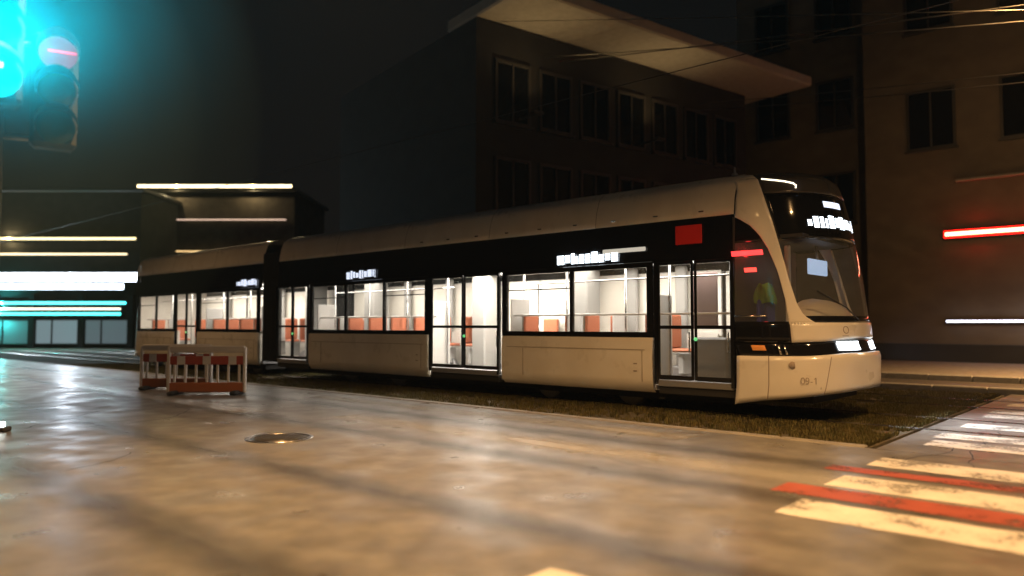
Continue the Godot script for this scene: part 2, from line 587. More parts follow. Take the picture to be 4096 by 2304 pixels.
func build_nose(tram: Node3D) -> void:
	var edge := func(y: float) -> float: return q_edge(y)
	var pl := func(y: float) -> float: return maxf(pairs(y, PL), q_edge(y))
	var pr := func(y: float) -> float: return pairs(y, PR)
	var mid := func(_y: float) -> float: return -69.0
	# bumper
	var bump := patch(func(u: float, v: float) -> Vector2:
		var q := lerpf(-110.0, 110.0, u)
		var lo := pairs(absf(q), [[0, 0.46], [22, 0.445], [49, 0.39], [87, 0.29], [110, 0.20]])
		var hi := pairs(absf(q), [[0, 0.975], [30, 0.97], [60, 0.93], [110, 0.915]])
		return Vector2(q, lerpf(lo, hi, v)), 72, 8, 0.045, 0.11)
	var bumper := put("bumper", bump, M.cream, tram)
	put("tow_cap", MB.new().smooth(true).lathe([Vector2(0.055, 0), Vector2(0.05, 0.008), Vector2(0.0, 0.009)], nose(-72, 0.80, 0.045), Vector3(0.55, 0, 0.83).normalized(), 20).done(), M.print_grey, bumper)
	for q in [-87.0, -50.0, 50.0]:
		var b := MB.new()
		for i in 6:
			var lo := 0.40 if absf(q) < 60 else 0.31
			var y0 := lerpf(lo, 0.925, i / 6.0)
			var y1 := lerpf(lo, 0.925, (i + 1) / 6.0)
			var bend := 0.0 if absf(q) > 60 else 5.0 * signf(q)
			var q0: float = q - bend * i / 6.0
			var q1: float = q - bend * (i + 1) / 6.0
			b.quad(nose(q0 - 0.3, y0, 0.0465), nose(q0 + 0.3, y0, 0.0465), nose(q1 + 0.3, y1, 0.0465), nose(q1 - 0.3, y1, 0.0465))
		put("panel_seam", b.done(), M.print_grey, bumper)
	var tm := TextMesh.new()
	tm.text = "09-1"
	tm.font_size = 10
	tm.pixel_size = 0.0115
	tm.depth = 0.002
	var f := SystemFont.new()
	f.font_names = PackedStringArray(["Droid Sans"])
	tm.font = f
	var nn := (nose(-60, 0.58, 1.0) - nose(-60, 0.58, 0.0)).normalized()
	put("fleet_number", tm, M.print_grey, bumper, Transform3D(Basis(Vector3.UP, atan2(nn.x, nn.z)), nose(-61, 0.58, 0.051)))
	# dark band with the headlights
	var band := put("headlight_band", patch(func(u: float, v: float) -> Vector2:
		var q := lerpf(-110.0, 110.0, u)
		var hi := pairs(absf(q), [[0, 1.19], [22, 1.175], [48, 1.135], [69, 1.12], [110, 1.12]])
		return Vector2(q, lerpf(0.90, hi, v)), 72, 4, -0.02, 0.02), M.black_gloss, tram)
	for k in [-1.0, 1.0]:
		var lamp := put("headlight", patch(func(u: float, v: float) -> Vector2: return Vector2(k * 21.0 + lerpf(-13.0, 9.0, u) * k * k, lerpf(1.015, 1.135, v)), 10, 4, 0.004, 0.02), glow(0.86, 0.94, 1.0, 9.0), band)
		var at := nose(k * 19.0, 1.075, 0.06)
		var dir := (nose(k * 19.0, 1.075, 1.0) - nose(k * 19.0, 1.075, 0.0)).normalized()
		var sp := SpotLight3D.new()
		sp.name = "headlight_light"
		sp.light_color = Color(0.92, 0.96, 1.0)
		sp.light_energy = 14.0
		sp.spot_range = 80.0
		sp.spot_attenuation = 2.0
		sp.spot_angle = 62.0
		sp.spot_angle_attenuation = 0.9
		sp.light_size = 0.06
		sp.shadow_enabled = true
		lamp.add_child(sp)
		sp.transform = Transform3D(Basis.looking_at((dir * 0.8 + Vector3(0.9, -0.16, 0)).normalized(), Vector3.UP), at)
		put("indicator", patch(func(u: float, v: float) -> Vector2: return Vector2(k * lerpf(97.0, 88.0, u), lerpf(1.0, 1.075, v)) if k > 0 else Vector2(k * lerpf(88.0, 97.0, 1.0 - u), lerpf(1.0, 1.075, v)), 6, 3, 0.003, 0.02), glow(0.75, 0.22, 0.03, 0.35), band)
		put("vertical_reflector", MB.new().smooth(true).tube([nose(k * 79.0, 0.95, 0.01), nose(k * 79.0, 1.09, 0.01)], 0.016, 8).done(), M.steel, band)
		put("vertical_reflector", MB.new().smooth(true).tube([nose(k * 75.0, 0.95, 0.01), nose(k * 75.0, 1.09, 0.01)], 0.013, 8).done(), M.steel, band)
	# light belt under the windscreen
	var belt := put("front_belt", patch(func(u: float, v: float) -> Vector2:
		var q := lerpf(-69.0, 69.0, u)
		var lo := pairs(absf(q), [[0, 1.19], [22, 1.175], [48, 1.135], [69, 1.12]])
		return Vector2(q, lerpf(lo, 1.405, v)), 60, 5, 0.012, 0.035), M.cream, tram)
	var ring := []
	for i in 25:
		var w := TAU * i / 24.0
		ring.append(nose(-25.0 + 2.6 * sin(w), 1.30 + 0.05 * cos(w), 0.014))
	put("emblem_ring", MB.new().smooth(true).tube(ring, 0.006, 6, false).done(), M.print_grey, belt)
	var bar := []
	for i in 7:
		bar.append(nose(-29.0 + 6.0 * i / 6.0, 1.215, 0.013))
	put("emblem_bar", MB.new().smooth(true).tube(bar, 0.006, 6).done(), M.print_grey, belt)
	# flanks and pillars, near and far
	for far in [false, true]:
		var flank := put("cab_side_panel", region(edge, mid, 1.12, 1.42, 14, 4, -0.004, 0.02, far), M.black_gloss, tram)
		put("cab_window", region(edge, pl, 1.42, 2.60, 14, 16, -0.010, 0.0, far), M.glass, tram)
		put("cab_upper_panel", region(edge, pl, 2.60, 3.045, 14, 10, -0.006, 0.02, far), M.black_gloss, tram)
		put("windscreen_pillar", region(pl, pr, 1.38, 3.60, 10, 44, 0.012, 0.045, far), M.cream, tram)
		if not far:
			put("handle_bar", MB.new().smooth(true).tube([nose(-106, 1.50, 0.035), nose(-95, 1.50, 0.04), nose(-84, 1.50, 0.035)], 0.014, 8).done(), M.steel, flank)
			var rl := put("red_glow_bar", patch(func(u: float, v: float) -> Vector2: return Vector2(lerpf(-103.0, -81.0, u), lerpf(2.40, 2.475, v)), 8, 3, 0.003, 0.015), glow(1.0, 0.05, 0.05, 2.0), flank)  # glowing red bars set on the cab flank
			omni(rl, nose(-94, 2.44, 0.08), Color(1, 0.2, 0.2), 0.05, 0.05)
			put("red_glow_bar", patch(func(u: float, v: float) -> Vector2: return Vector2(lerpf(-95.0, -87.0, u), lerpf(2.15, 2.215, v)), 6, 3, 0.003, 0.015), glow(1.0, 0.07, 0.05, 2.0), flank)
	# windscreen, display panel and hood
	var prm := func(y: float) -> float: return -pairs(y, PR)
	put("windscreen", region(pr, prm, 1.40, 2.62, 40, 18, -0.008, 0.0), M.glass, tram)
	put("windscreen_gasket", region(pr, prm, 1.385, 1.50, 40, 2, -0.002, 0.02), M.black_gloss, tram)
	var panel := put("display_panel", region(pr, prm, 2.62, 3.32, 40, 10, -0.006, 0.01), M.black_gloss, tram)
	put("hood", region(pr, prm, 3.32, 3.72, 40, 12, 0.002, 0.03), M.hood, tram)
	var cap := MB.new()
	for i in 60:
		var a := lerpf(-105.0, 105.0, i / 60.0)
		var c := lerpf(-105.0, 105.0, (i + 1) / 60.0)
		var o := Vector3(-0.2, 3.725, -WIDE / 2)
		cap.out_quad(nose(a, 3.718, 0), nose(c, 3.718, 0), o, o, Vector3(0, 2, -1.2))
	put("roof_cap", cap.done(), M.hood, tram)
	for k in [-1.0, 1.0]:
		put("roof_corner", region(func(y: float) -> float: return q_edge(y), func(_y: float) -> float: return -74.5, 3.60, 3.72, 10, 4, 0.012, 0.02, k > 0), M.cream, tram)
	# destination display: rows of light dots, and the marker lamp above it
	rng.seed = 19
	var dots := MB.new()
	var top := 8
	var low := 0
	var run := 0
	var on := true
	for i in 46:
		if run <= 0:
			on = not on
			run = rng.randi_range(2, 5) if on else 1
			top = rng.randi_range(5, 8)
			low = rng.randi_range(0, 1)
		run -= 1
		for j in 8:
			if on and j >= low and j < top:
				var q := lerpf(-44.0, 14.0, i / 45.0)
				var y := lerpf(2.80, 2.97, j / 7.0)
				dots.quad(nose(q - 0.45, y - 0.008, 0.002), nose(q + 0.45, y - 0.008, 0.002), nose(q + 0.45, y + 0.008, 0.002), nose(q - 0.45, y + 0.008, 0.002))
	put("destination_display", dots.done(), M.led, panel)
	put("marker_lamp", patch(func(u: float, v: float) -> Vector2: return Vector2(lerpf(-24.0, -3.0, u), lerpf(3.11, 3.20, v)), 8, 3, 0.004, 0.012), M.led_dim, panel)
	put("hood_glint", MB.new().smooth(true).tube([nose(-71.5, 3.56, 0.005), nose(-64, 3.53, 0.008), nose(-55, 3.50, 0.008), nose(-48, 3.465, 0.008), nose(-46, 3.43, 0.008), nose(-47, 3.39, 0.006)], 0.012, 6).done(), glow(1.0, 0.86, 0.62, 3.0), panel)  # reflection along the hood edge, put in as a glowing tube
	# wiper
	put("wiper", MB.new().smooth(true).tube([nose(-8, 1.43, 0.02), nose(-22, 1.62, 0.025), nose(-46, 1.86, 0.02)], 0.010, 6).done(), M.rubber, tram)
	# inside the cab
	var cab := put("cab_floor", MB.new().box(Vector3(0.55, 0.62, -WIDE / 2), Vector3(1.3, 0.3, 2.1)).done(), M.dark_plastic, tram)
	put("cab_partition", MB.new().box(Vector3(0.0, 1.75, -WIDE / 2), Vector3(0.03, 2.5, 2.38)).done(), M.dark_plastic, tram)
	put("cab_ceiling", MB.new().box(Vector3(0.5, 2.66, -WIDE / 2), Vector3(1.0, 0.05, 2.2)).done(), M.dark_plastic, tram)
	var dash := MB.new().smooth(true)
	dash.grid(func(u: float, v: float) -> Vector3:
		var w := lerpf(-PI / 2, PI / 2, u)
		var h := lerpf(0.0, 1.0, v)
		var r := sqrt(maxf(0.0, 1.0 - h * h))
		return Vector3(0.72 + 0.52 * r * cos(w), 1.42 + 0.36 * h, -WIDE / 2 + 0.95 * r * sin(w)), 32, 10, true)
	put("dashboard_top", dash.done(), M.dash, tram)
	put("dashboard", MB.new().box(Vector3(0.95, 1.10, -WIDE / 2), Vector3(0.5, 0.66, 1.7), 0.05).done(), M.dark_plastic, tram)
	put("dash_trim", MB.new().smooth(true).tube([Vector3(0.80, 1.44, -0.28), Vector3(1.10, 1.44, -0.55), Vector3(1.255, 1.44, -1.0), Vector3(1.27, 1.44, -1.4), Vector3(1.16, 1.44, -1.85)], 0.022, 8).done(), M.red_panel, tram)
	var pale_reflection := put("reflection_panel", MB.new().box(Vector3(0.62, 2.30, -1.78), Vector3(0.04, 0.25, 0.80), 0.01).done(), M.pale_reflection, tram)  # pale-blue reflection behind the glass, built as a glowing panel
	put("panel_arm", MB.new().smooth(true).tube([Vector3(0.64, 2.42, -1.72), Vector3(0.62, 2.64, -1.72)], 0.02, 8).done(), M.grey_metal, pale_reflection)  # arm added to hold the reflection panel
	put("cab_post", MB.new().box(Vector3(0.42, 1.9, -1.05), Vector3(0.07, 1.45, 0.12), 0.02).done(), M.inner, tram)
	var seat := put("driver_seat", MB.new().box(Vector3(0.45, 1.20, -0.62), Vector3(0.5, 0.14, 0.5), 0.05).box(Vector3(0.24, 1.50, -0.62), Vector3(0.13, 0.56, 0.48), 0.05).done(), M.blue_cloth, tram)
	var jacket := MB.new().smooth(true)
	jacket.grid(func(u: float, v: float) -> Vector3:
		var w := TAU * u
		var fold := 1.0 + 0.12 * sin(w * 5.0 + v * 3.0)
		var r := lerpf(0.10, 0.19, sin(v * PI * 0.62)) * fold
		return Vector3(0.24 + r * 0.75 * cos(w), lerpf(2.0, 1.70, v) + 0.015 * sin(w * 3.0), -0.62 + r * 1.25 * sin(w)), 40, 10, false)
	put("hung_jacket", jacket.done(), M.green_cloth, seat)
	put("antenna", MB.new().smooth(true).lathe([Vector2(0.05, 0), Vector2(0.045, 0.03), Vector2(0.018, 0.06), Vector2(0.012, 0.14), Vector2(0, 0.145)], Vector3(-0.15, 3.70, -0.45), Vector3.UP, 12).done(), M.grey_metal, tram)

func side_wall(tram: Node3D, s0: float, s1: float, far: bool) -> void:
	# a length of wall with a window band
	var z := -WIDE if far else 0.0
	var k := -1.0 if far else 1.0
	var mid := (s0 + s1) / 2
	var wide := s1 - s0
	# skirt, slightly bellied, with a shut line
	var prof := [[0.10, 0.28], [0.02, 0.36], [0.0, 0.50], [-0.012, 0.80], [0.0, 1.10], [0.01, 1.165]]
	var b := MB.new().smooth(true)
	b.grid(func(u: float, v: float) -> Vector3:
		var f := v * (prof.size() - 1)
		var i := mini(int(f), prof.size() - 2)
		var w := f - i
		return Vector3(lerpf(s0 + 0.006, s1 - 0.006, u), lerpf(prof[i][1], prof[i + 1][1], w), z - k * lerpf(prof[i][0], prof[i + 1][0], w)), 4, prof.size() - 1, far)
	b.smooth(false)
	b.box(Vector3(mid, 0.72, z - k * 0.10), Vector3(wide - 0.02, 0.80, 0.06))
	var skirt := put("skirt_panel", b.done(), M.cream, tram)
	if not far:
		put("shut_line", MB.new().box(Vector3(mid, 0.965, 0.010), Vector3(wide - 0.3, 0.010, 0.006)).done(), M.print_grey, skirt)
		for q in [s1 - 0.20, s0 + 0.55]:
			put("shut_line", MB.new().box(Vector3(q, 0.70, 0.012), Vector3(0.010, 0.50, 0.006)).done(), M.print_grey, skirt)
		for y in [0.62, 0.74]:
			put("latch", MB.new().box(Vector3(s1 - 0.33, y, 0.014), Vector3(0.07, 0.02, 0.008), 0.004).done(), M.print_grey, skirt)
	# frames round the panes
	var n := maxi(1, roundi(wide / 1.75))
	var frame := MB.new()
	var y0 := 1.165
	var y1 := 2.40
	frame.box(Vector3(mid, y0 + 0.045, z - k * 0.04), Vector3(wide, 0.09, 0.07), 0.008)
	frame.box(Vector3(mid, y1 - 0.045, z - k * 0.04), Vector3(wide, 0.09, 0.07), 0.008)
	for i in n + 1:
		var w := 0.12 if i == 0 or i == n else 0.07
		var x := lerpf(s0 + 0.06, s1 - 0.06, float(i) / n)
		frame.box(Vector3(x, (y0 + y1) / 2, z - k * 0.041), Vector3(w, y1 - y0 - 0.18, 0.066), 0.006)
	var fr := put("window_frame", frame.done(), M.inner if far else M.black_gloss, tram)
	for i in n:
		var a := lerpf(s0 + 0.06, s1 - 0.06, float(i) / n) + 0.03
		var c := lerpf(s0 + 0.06, s1 - 0.06, float(i + 1) / n) - 0.03
		put("window_pane", MB.new().box(Vector3((a + c) / 2, (y0 + y1) / 2, z - k * 0.03), Vector3(c - a, y1 - y0 - 0.16, 0.008)).done(), M.glass, fr)
		if far:
			put("added_backing", MB.new().box(Vector3((a + c) / 2, (y0 + y1) / 2, z - k * 0.06), Vector3(c - a, y1 - y0 - 0.16, 0.008)).done(), M.pale_backing, fr)  # pale sheet added so the far windows do not look dark
		elif i % 2 == 0:
			put("vent_bar", MB.new().box(Vector3((a + c) / 2, 2.02, z - k * 0.024), Vector3(c - a - 0.02, 0.022, 0.016), 0.004).done(), M.dark_plastic, fr)
	# inner lining below the windows
	put("inner_lining", MB.new().box(Vector3(mid, 0.78, z - k * 0.17), Vector3(wide - 0.04, 0.84, 0.05)).done(), M.inner, tram)

func door(tram: Node3D, s0: float, s1: float, far: bool) -> void:
	var z := -WIDE if far else 0.0
	var k := -1.0 if far else 1.0
	var mid := (s0 + s1) / 2
	for h in 2:
		var a := s0 if h == 0 else mid + 0.012
		var c := mid - 0.012 if h == 0 else s1
		var f := MB.new()
		var zz := z - k * 0.03
		for x in [a + 0.018, c - 0.018]:
			f.box(Vector3(x, 1.44, zz), Vector3(0.036, 1.86, 0.045), 0.008)
		f.box(Vector3((a + c) / 2, 2.35, zz), Vector3(c - a - 0.072, 0.05, 0.045), 0.006)
		f.box(Vector3((a + c) / 2, 0.54, zz), Vector3(c - a - 0.072, 0.07, 0.045), 0.006)
		f.box(Vector3((a + c) / 2, 1.335, zz), Vector3(c - a - 0.072, 0.055, 0.045), 0.006)
		var leaf := put("door", f.done(), M.inner if far else M.black_gloss, tram)
		put("door_pane", MB.new().box(Vector3((a + c) / 2, 1.845, zz), Vector3(c - a - 0.07, 0.965, 0.008)).done(), M.glass, leaf)
		put("door_pane", MB.new().box(Vector3((a + c) / 2, 0.94, zz), Vector3(c - a - 0.07, 0.735, 0.008)).done(), M.glass, leaf)
		if far:
			put("added_door_backing", MB.new().box(Vector3((a + c) / 2, 1.44, zz + 0.04), Vector3(c - a - 0.1, 1.8, 0.012)).done(), M.pale_backing, leaf)  # same added pale sheet behind the far door glass
		else:
			put("grab_handle", MB.new().smooth(true).tube([Vector3(c - 0.1, 0.95, zz - 0.05), Vector3(c - 0.1, 1.26, zz - 0.05)], 0.014, 8).done(), M.steel, leaf)
			if h == 1:
				put("door_button", MB.new().smooth(true).lathe([Vector2(0.03, 0), Vector2(0.028, 0.012), Vector2(0, 0.013)], Vector3(a + 0.027, 1.15, z - 0.005), Vector3(0, 0, 1), 14).done(), glow(0.2, 1.0, 0.35, 0.6), leaf)
	put("door_step", MB.new().box(Vector3(mid, 0.44, z - k * 0.20), Vector3(s1 - s0, 0.10, 0.36), 0.01).done(), M.grey_metal, tram)
	for x in [s0 - 0.03, s1 + 0.0]:
		put("door_pillar", MB.new().box(Vector3(x, 1.40, z - k * 0.035), Vector3(0.055, 1.95, 0.07), 0.006).done(), M.black_gloss, tram)

func seat_shape(orange: bool) -> ArrayMesh:
	if orange:
		return MB.new().box(Vector3(0, 0.45, 0), Vector3(0.42, 0.07, 0.42), 0.03).box(Vector3(-0.20, 0.80, 0), Vector3(0.06, 0.62, 0.42), 0.028).done()
	return MB.new().box(Vector3(0, 0.40, 0), Vector3(0.40, 0.04, 0.40), 0.015).box(Vector3(-0.245, 0.78, 0), Vector3(0.03, 0.70, 0.43), 0.014).box(Vector3(0, 0.2, 0), Vector3(0.12, 0.38, 0.3), 0.02).done()

func build_tram() -> void:
	var tram := thing("tram", "cream and black low-floor tram with lit windows crossing the street", "tram", FR)
	build_nose(tram)
	var walls := [[-4.70, -1.38], [-11.22, -6.80], [-17.2, -13.65], [-21.6, -18.75]]
	var doors := [[-1.30, -0.02], [-6.72, -4.80], [-12.70, -11.30], [-18.67, -17.28]]
	for far in [false, true]:
		for w in walls:
			side_wall(tram, w[0], w[1], far)
		for d in doors:
			door(tram, d[0], d[1], far)
	# upper black band and roof fairings
	for seg in [[-12.78, 0.0], [-21.95, -13.55]]:
		for far in [false, true]:
			var z := -WIDE if far else 0.0
			var k := -1.0 if far else 1.0
			put("upper_band", MB.new().grid(func(u: float, v: float) -> Vector3:
				var y := lerpf(2.37, 3.06, v)
				return Vector3(lerpf(seg[0], seg[1], u), y, z - k * (inset(y) + (0.012 if y < 3.0 else 0.0))), 1, 4, far).done(), M.black_gloss, tram)
			var cuts := roundi((seg[1] - seg[0]) / 2.6)
			for i in cuts:
				var a := lerpf(seg[0], seg[1], float(i) / cuts) + 0.004
				var c := lerpf(seg[0], seg[1], float(i + 1) / cuts) - 0.004
				var yy := [3.035, 3.05, 3.15, 3.3, 3.42, 3.5, 3.56, 3.61, 3.66, 3.69, 3.72]
				var b := MB.new().smooth(true)
				b.grid(func(u: float, v: float) -> Vector3:
					var y: float = yy[roundi(v * 10)]
					return Vector3(lerpf(a, c, u), y, z - k * (inset(y) - (0.012 if v > 0.05 else -0.04))), 2, 10, far)
				put("roof_fairing", b.done(), M.cream, tram)
		put("roof", MB.new().box(Vector3((seg[0] + seg[1]) / 2, 3.38, -WIDE / 2), Vector3(seg[1] - seg[0] - 0.02, 0.4, WIDE - 0.75)).done(), M.hood, tram)
		put("ceiling", MB.new().box(Vector3((seg[0] + seg[1]) / 2, 2.56, -WIDE / 2), Vector3(seg[1] - seg[0] - 0.04, 0.05, WIDE - 0.16)).done(), M.inner, tram)
		put("floor", MB.new().box(Vector3((seg[0] + seg[1]) / 2, 0.36, -WIDE / 2), Vector3(seg[1] - seg[0] - 0.04, 0.08, WIDE - 0.22)).done(), M.floor, tram)
		put("underframe", MB.new().box(Vector3((seg[0] + seg[1]) / 2, 0.24, -WIDE / 2), Vector3(seg[1] - seg[0] - 0.2, 0.15, WIDE - 0.5)).done(), M.under, tram)
	put("underframe", MB.new().box(Vector3(0.45, 0.36, -WIDE / 2), Vector3(1.2, 0.22, WIDE - 0.6)).done(), M.under, tram)
	for d in doors:
		put("step_skirt", MB.new().box(Vector3((d[0] + d[1]) / 2, 0.34, -0.10), Vector3(d[1] - d[0], 0.12, 0.1)).done(), M.under, tram)
	# articulation
	var bel := MB.new().smooth(true)
	for k in 7:
		var x := -13.5 + k * 0.11
		bel.smooth(false)
		for far in [0.0, 1.0]:
			bel.box(Vector3(x, 1.85, -0.10 if far == 0.0 else -WIDE + 0.10), Vector3(0.06, 2.9, 0.10), 0.025)
			bel.box(Vector3(x + 0.055, 1.85, -0.14 if far == 0.0 else -WIDE + 0.14), Vector3(0.06, 2.9, 0.06))
		bel.box(Vector3(x, 3.28, -WIDE / 2), Vector3(0.10, 0.06, WIDE - 0.2))
	put("bellows", bel.done(), M.rubber, tram)
	# rear end
	put("rear_wall", MB.new().grid(func(u: float, v: float) -> Vector3:
		var w := lerpf(-PI / 2, PI / 2, u)
		return Vector3(-21.62 - 0.9 * cos(w) * (1.0 - 0.25 * v), lerpf(0.3, 3.4, v), -WIDE / 2 - WIDE / 2 * sin(w) * (1.0 - 0.08 * v)), 20, 8).done(), M.cream, tram)
	# bogies
	var wheel := MB.new().smooth(true).lathe([Vector2(0.0, 0.05), Vector2(0.20, 0.05), Vector2(0.24, 0.03), Vector2(0.29, 0.04), Vector2(0.31, 0.0), Vector2(0.31, -0.09), Vector2(0.0, -0.09)], Vector3.ZERO, Vector3(0, 0, 1), 28).done()
	for s in [-3.0, -9.2, -15.4, -20.2]:
		for d in [-0.9, 0.9]:
			for z in [-0.5, -2.0]:
				put("wheel", wheel, M.grey_metal, tram, Transform3D(Basis(), Vector3(s + d, 0.31, z)))
		put("bogie_frame", MB.new().box(Vector3(s, 0.30, -WIDE / 2), Vector3(2.3, 0.2, 1.2), 0.03).done(), M.under, tram)
	# side displays: rows of light dots behind the upper band
	rng.seed = 44
	for q in [[-3.35, -2.05], [-9.7, -8.6], [-14.9, -13.8]]:
		var d := MB.new()
		var top := 7
		var low := 0
		var n := int((q[1] - q[0]) / 0.026)
		var run := 0
		var on := false
		for i in n:
			if run <= 0:
				on = not on
				run = rng.randi_range(2, 6) if on else 1
				top = rng.randi_range(5, 7)
				low = rng.randi_range(0, 1)
			run -= 1
			for j in 7:
				if on and j >= low and j < top:
					d.box(Vector3(q[0] + i * 0.026, 2.46 + j * 0.027, -0.030), Vector3(0.019, 0.019, 0.004))
		put("side_display", d.done(), M.led if q[0] > -5.0 else M.led_dim, tram)
	put("side_lamp", MB.new().box(Vector3(-1.95, 2.62, -0.038), Vector3(0.85, 0.07, 0.03), 0.012).done(), glow(0.85, 0.80, 0.68, 0.55), tram)
	put("red_glow_panel", MB.new().box(Vector3(-0.75, 2.79, -0.052), Vector3(0.46, 0.30, 0.02), 0.008).done(), glow(0.75, 0.02, 0.01, 0.06), tram)  # red panel with a faint glow of its own
	for i in 9:
		var s := -0.55 - i * 0.82
		put("fairing_latch", MB.new().box(Vector3(s, 3.14, -inset(3.14) + 0.014), Vector3(0.09, 0.022, 0.02), 0.006).done(), M.steel, tram)
	for s in [-0.06, -2.55, -5.1, -7.7, -10.3]:
		put("roof_vent", MB.new().box(Vector3(s - 1.0, 3.60, -0.62), Vector3(0.8, 0.14, 0.4), 0.03).done(), M.hood, tram)
	put("vestibule_panel", MB.new().box(Vector3(-0.98, 1.78, -1.02), Vector3(0.46, 0.95, 0.04), 0.015).done(), M.mauve, tram)
	put("vestibule_box", MB.new().box(Vector3(-0.88, 0.80, -1.10), Vector3(0.62, 0.72, 0.3), 0.03).done(), M.box_grey, tram)
	put("vestibule_box", MB.new().box(Vector3(-0.18, 0.80, -0.95), Vector3(0.22, 0.72, 0.3), 0.03).done(), M.box_grey, tram)
	# interior: rails, poles, seats, ceiling lights
	for w in [[-4.7, -0.1], [-11.2, -6.8], [-17.2, -13.6], [-21.4, -17.4]]:
		put("hand_rail", MB.new().smooth(true).tube([Vector3(w[0], 1.55, -0.26), Vector3(w[1], 1.55, -0.26)], 0.017, 8).done(), M.white_plastic, tram)
		put("hand_rail", MB.new().smooth(true).tube([Vector3(w[0], 2.18, -0.75), Vector3(w[1], 2.18, -0.75)], 0.016, 8).done(), M.steel, tram)
	for s in [-0.25, -1.42, -2.3, -3.6, -4.66, -6.85, -8.2, -9.6, -11.0, -13.9, -15.2, -16.8, -18.9, -20.3]:
		put("grab_pole", MB.new().smooth(true).tube([Vector3(s, 0.4, -0.62), Vector3(s, 2.54, -0.62)], 0.018, 8).done(), M.steel, tram)
	for s in [-1.45, -4.62, -6.9, -11.1, -13.8, -17.0]:
		put("wind_screen", MB.new().box(Vector3(s, 1.15, -0.45), Vector3(0.03, 1.45, 0.55), 0.01).done(), M.seat_shell, tram)
	for s in [-2.15, -3.25, -4.45, -7.0, -8.6, -10.2, -14.6, -16.3, -19.8]:
		put("wall_pillar", MB.new().box(Vector3(s, 1.5, -WIDE + 0.17), Vector3(0.24, 2.0, 0.10), 0.03).done(), M.pillar_grey, tram)
	for s in [-4.15, -7.0, -11.05, -13.85]:
		put("equipment_cabinet", MB.new().box(Vector3(s, 1.45, -1.95), Vector3(0.42, 2.1, 0.5), 0.03).done(), M.pillar_grey, tram)
	var cushion := seat_shape(true)
	var shell := seat_shape(false)
	for s in [-1.9, -2.75, -3.6, -4.2, -7.4, -8.2, -9.0, -9.8, -10.6, -14.2, -15.0, -15.8, -16.6, -19.3, -20.1, -20.9]:
		for t in [0.52, 1.98]:
			var turn := 0.0 if rng.randf() < 0.6 else PI
			var st := put("seat", shell, M.seat_shell, tram, Transform3D(Basis(Vector3.UP, turn), Vector3(s, 0.45, -t)))
			put("cushion", cushion, M.seat, st)
	for s in [-0.6, -5.3, -6.2, -12.0, -18.0]:
		for t in [2.05]:
			var st := put("seat", shell, M.seat_shell, tram, Transform3D(Basis(Vector3.UP, -PI / 2), Vector3(s, 0.40, -t)))
			put("cushion", cushion, M.seat, st)
	for q in [[-4.9, -0.3, 5.5], [-7.2, -5.0, 8.0], [-12.6, -7.4, 5.5], [-17.3, -13.7, 5.0], [-21.4, -17.5, 5.0]]:
		for z in [-0.7, -1.8]:
			put("ceiling_light", MB.new().box(Vector3((q[0] + q[1]) / 2, 2.525, z), Vector3(q[1] - q[0], 0.03, 0.16), 0.008).done(), M.ceiling_lamp, tram)
		var al := AreaLight3D.new()
		al.name = numbered(tram, "ceiling_area_light")
		al.area_size = Vector2(q[1] - q[0] - 0.2, 1.3)
		al.light_color = Color(1.0, 0.96, 0.90)
		al.light_energy = q[2] * INSIDE
		al.area_range = 60.0
		al.area_attenuation = 2.0
		al.shadow_enabled = true
		tram.add_child(al, true)
		al.transform = Transform3D(Basis(Vector3.RIGHT, -PI / 2), Vector3((q[0] + q[1]) / 2, 2.49, -WIDE / 2))

# ------------------------------------------------------------------ surroundings
func lamp_head(called: String, label: String, world: Vector3, energy: float, col: Color, globe := false) -> void:
	var o := thing(called, label, "street lamp", Transform3D(Basis(), world), "lamps hung over the street")
	put("housing", MB.new().smooth(true).lathe([Vector2(0.0, 0.30), Vector2(0.08, 0.29), Vector2(0.16, 0.22), Vector2(0.30, 0.10), Vector2(0.32, 0.02), Vector2(0.29, 0.02), Vector2(0.0, 0.10)], Vector3.ZERO, Vector3(0, -1, 0) * -1.0, 24).done(), M.grey_metal, o)
	var c := col.srgb_to_linear()
	put("bulb", MB.new().smooth(true).lathe([Vector2(0.0, -0.10), Vector2(0.07, -0.08), Vector2(0.11, -0.02), Vector2(0.12, 0.04), Vector2(0.0, 0.05)], Vector3.ZERO, Vector3.UP, 20).done(), glow(c.r, c.g, c.b, 6.0), o)
	put("hanger", MB.new().tube([Vector3(0, 0.29, 0), Vector3(0, 0.6, 0)], 0.015, 6).done(), M.wire, o)
	if globe:
		spot(o, Vector3(0.1, -0.1, -0.1), Vector3(0.72, -0.45, -0.53), col, energy, 62.0)
	else:
		spot(o, Vector3(0, -0.12, 0), Vector3(0.001, -1, 0), col, energy, 68.0)

func wire(called: String, label: String, a: Vector3, b: Vector3, r: float, m: Material, sag := 0.15, group := "wires over the street") -> void:
	var path := []
	for i in 13:
		var u := i / 12.0
		path.append(a.lerp(b, u) - Vector3(0, sag * 4.0 * u * (1.0 - u), 0))
	var o := put(called, MB.new().smooth(true).tube(path, r, 6).done(), m)
	tag(o, label, "wire", group)

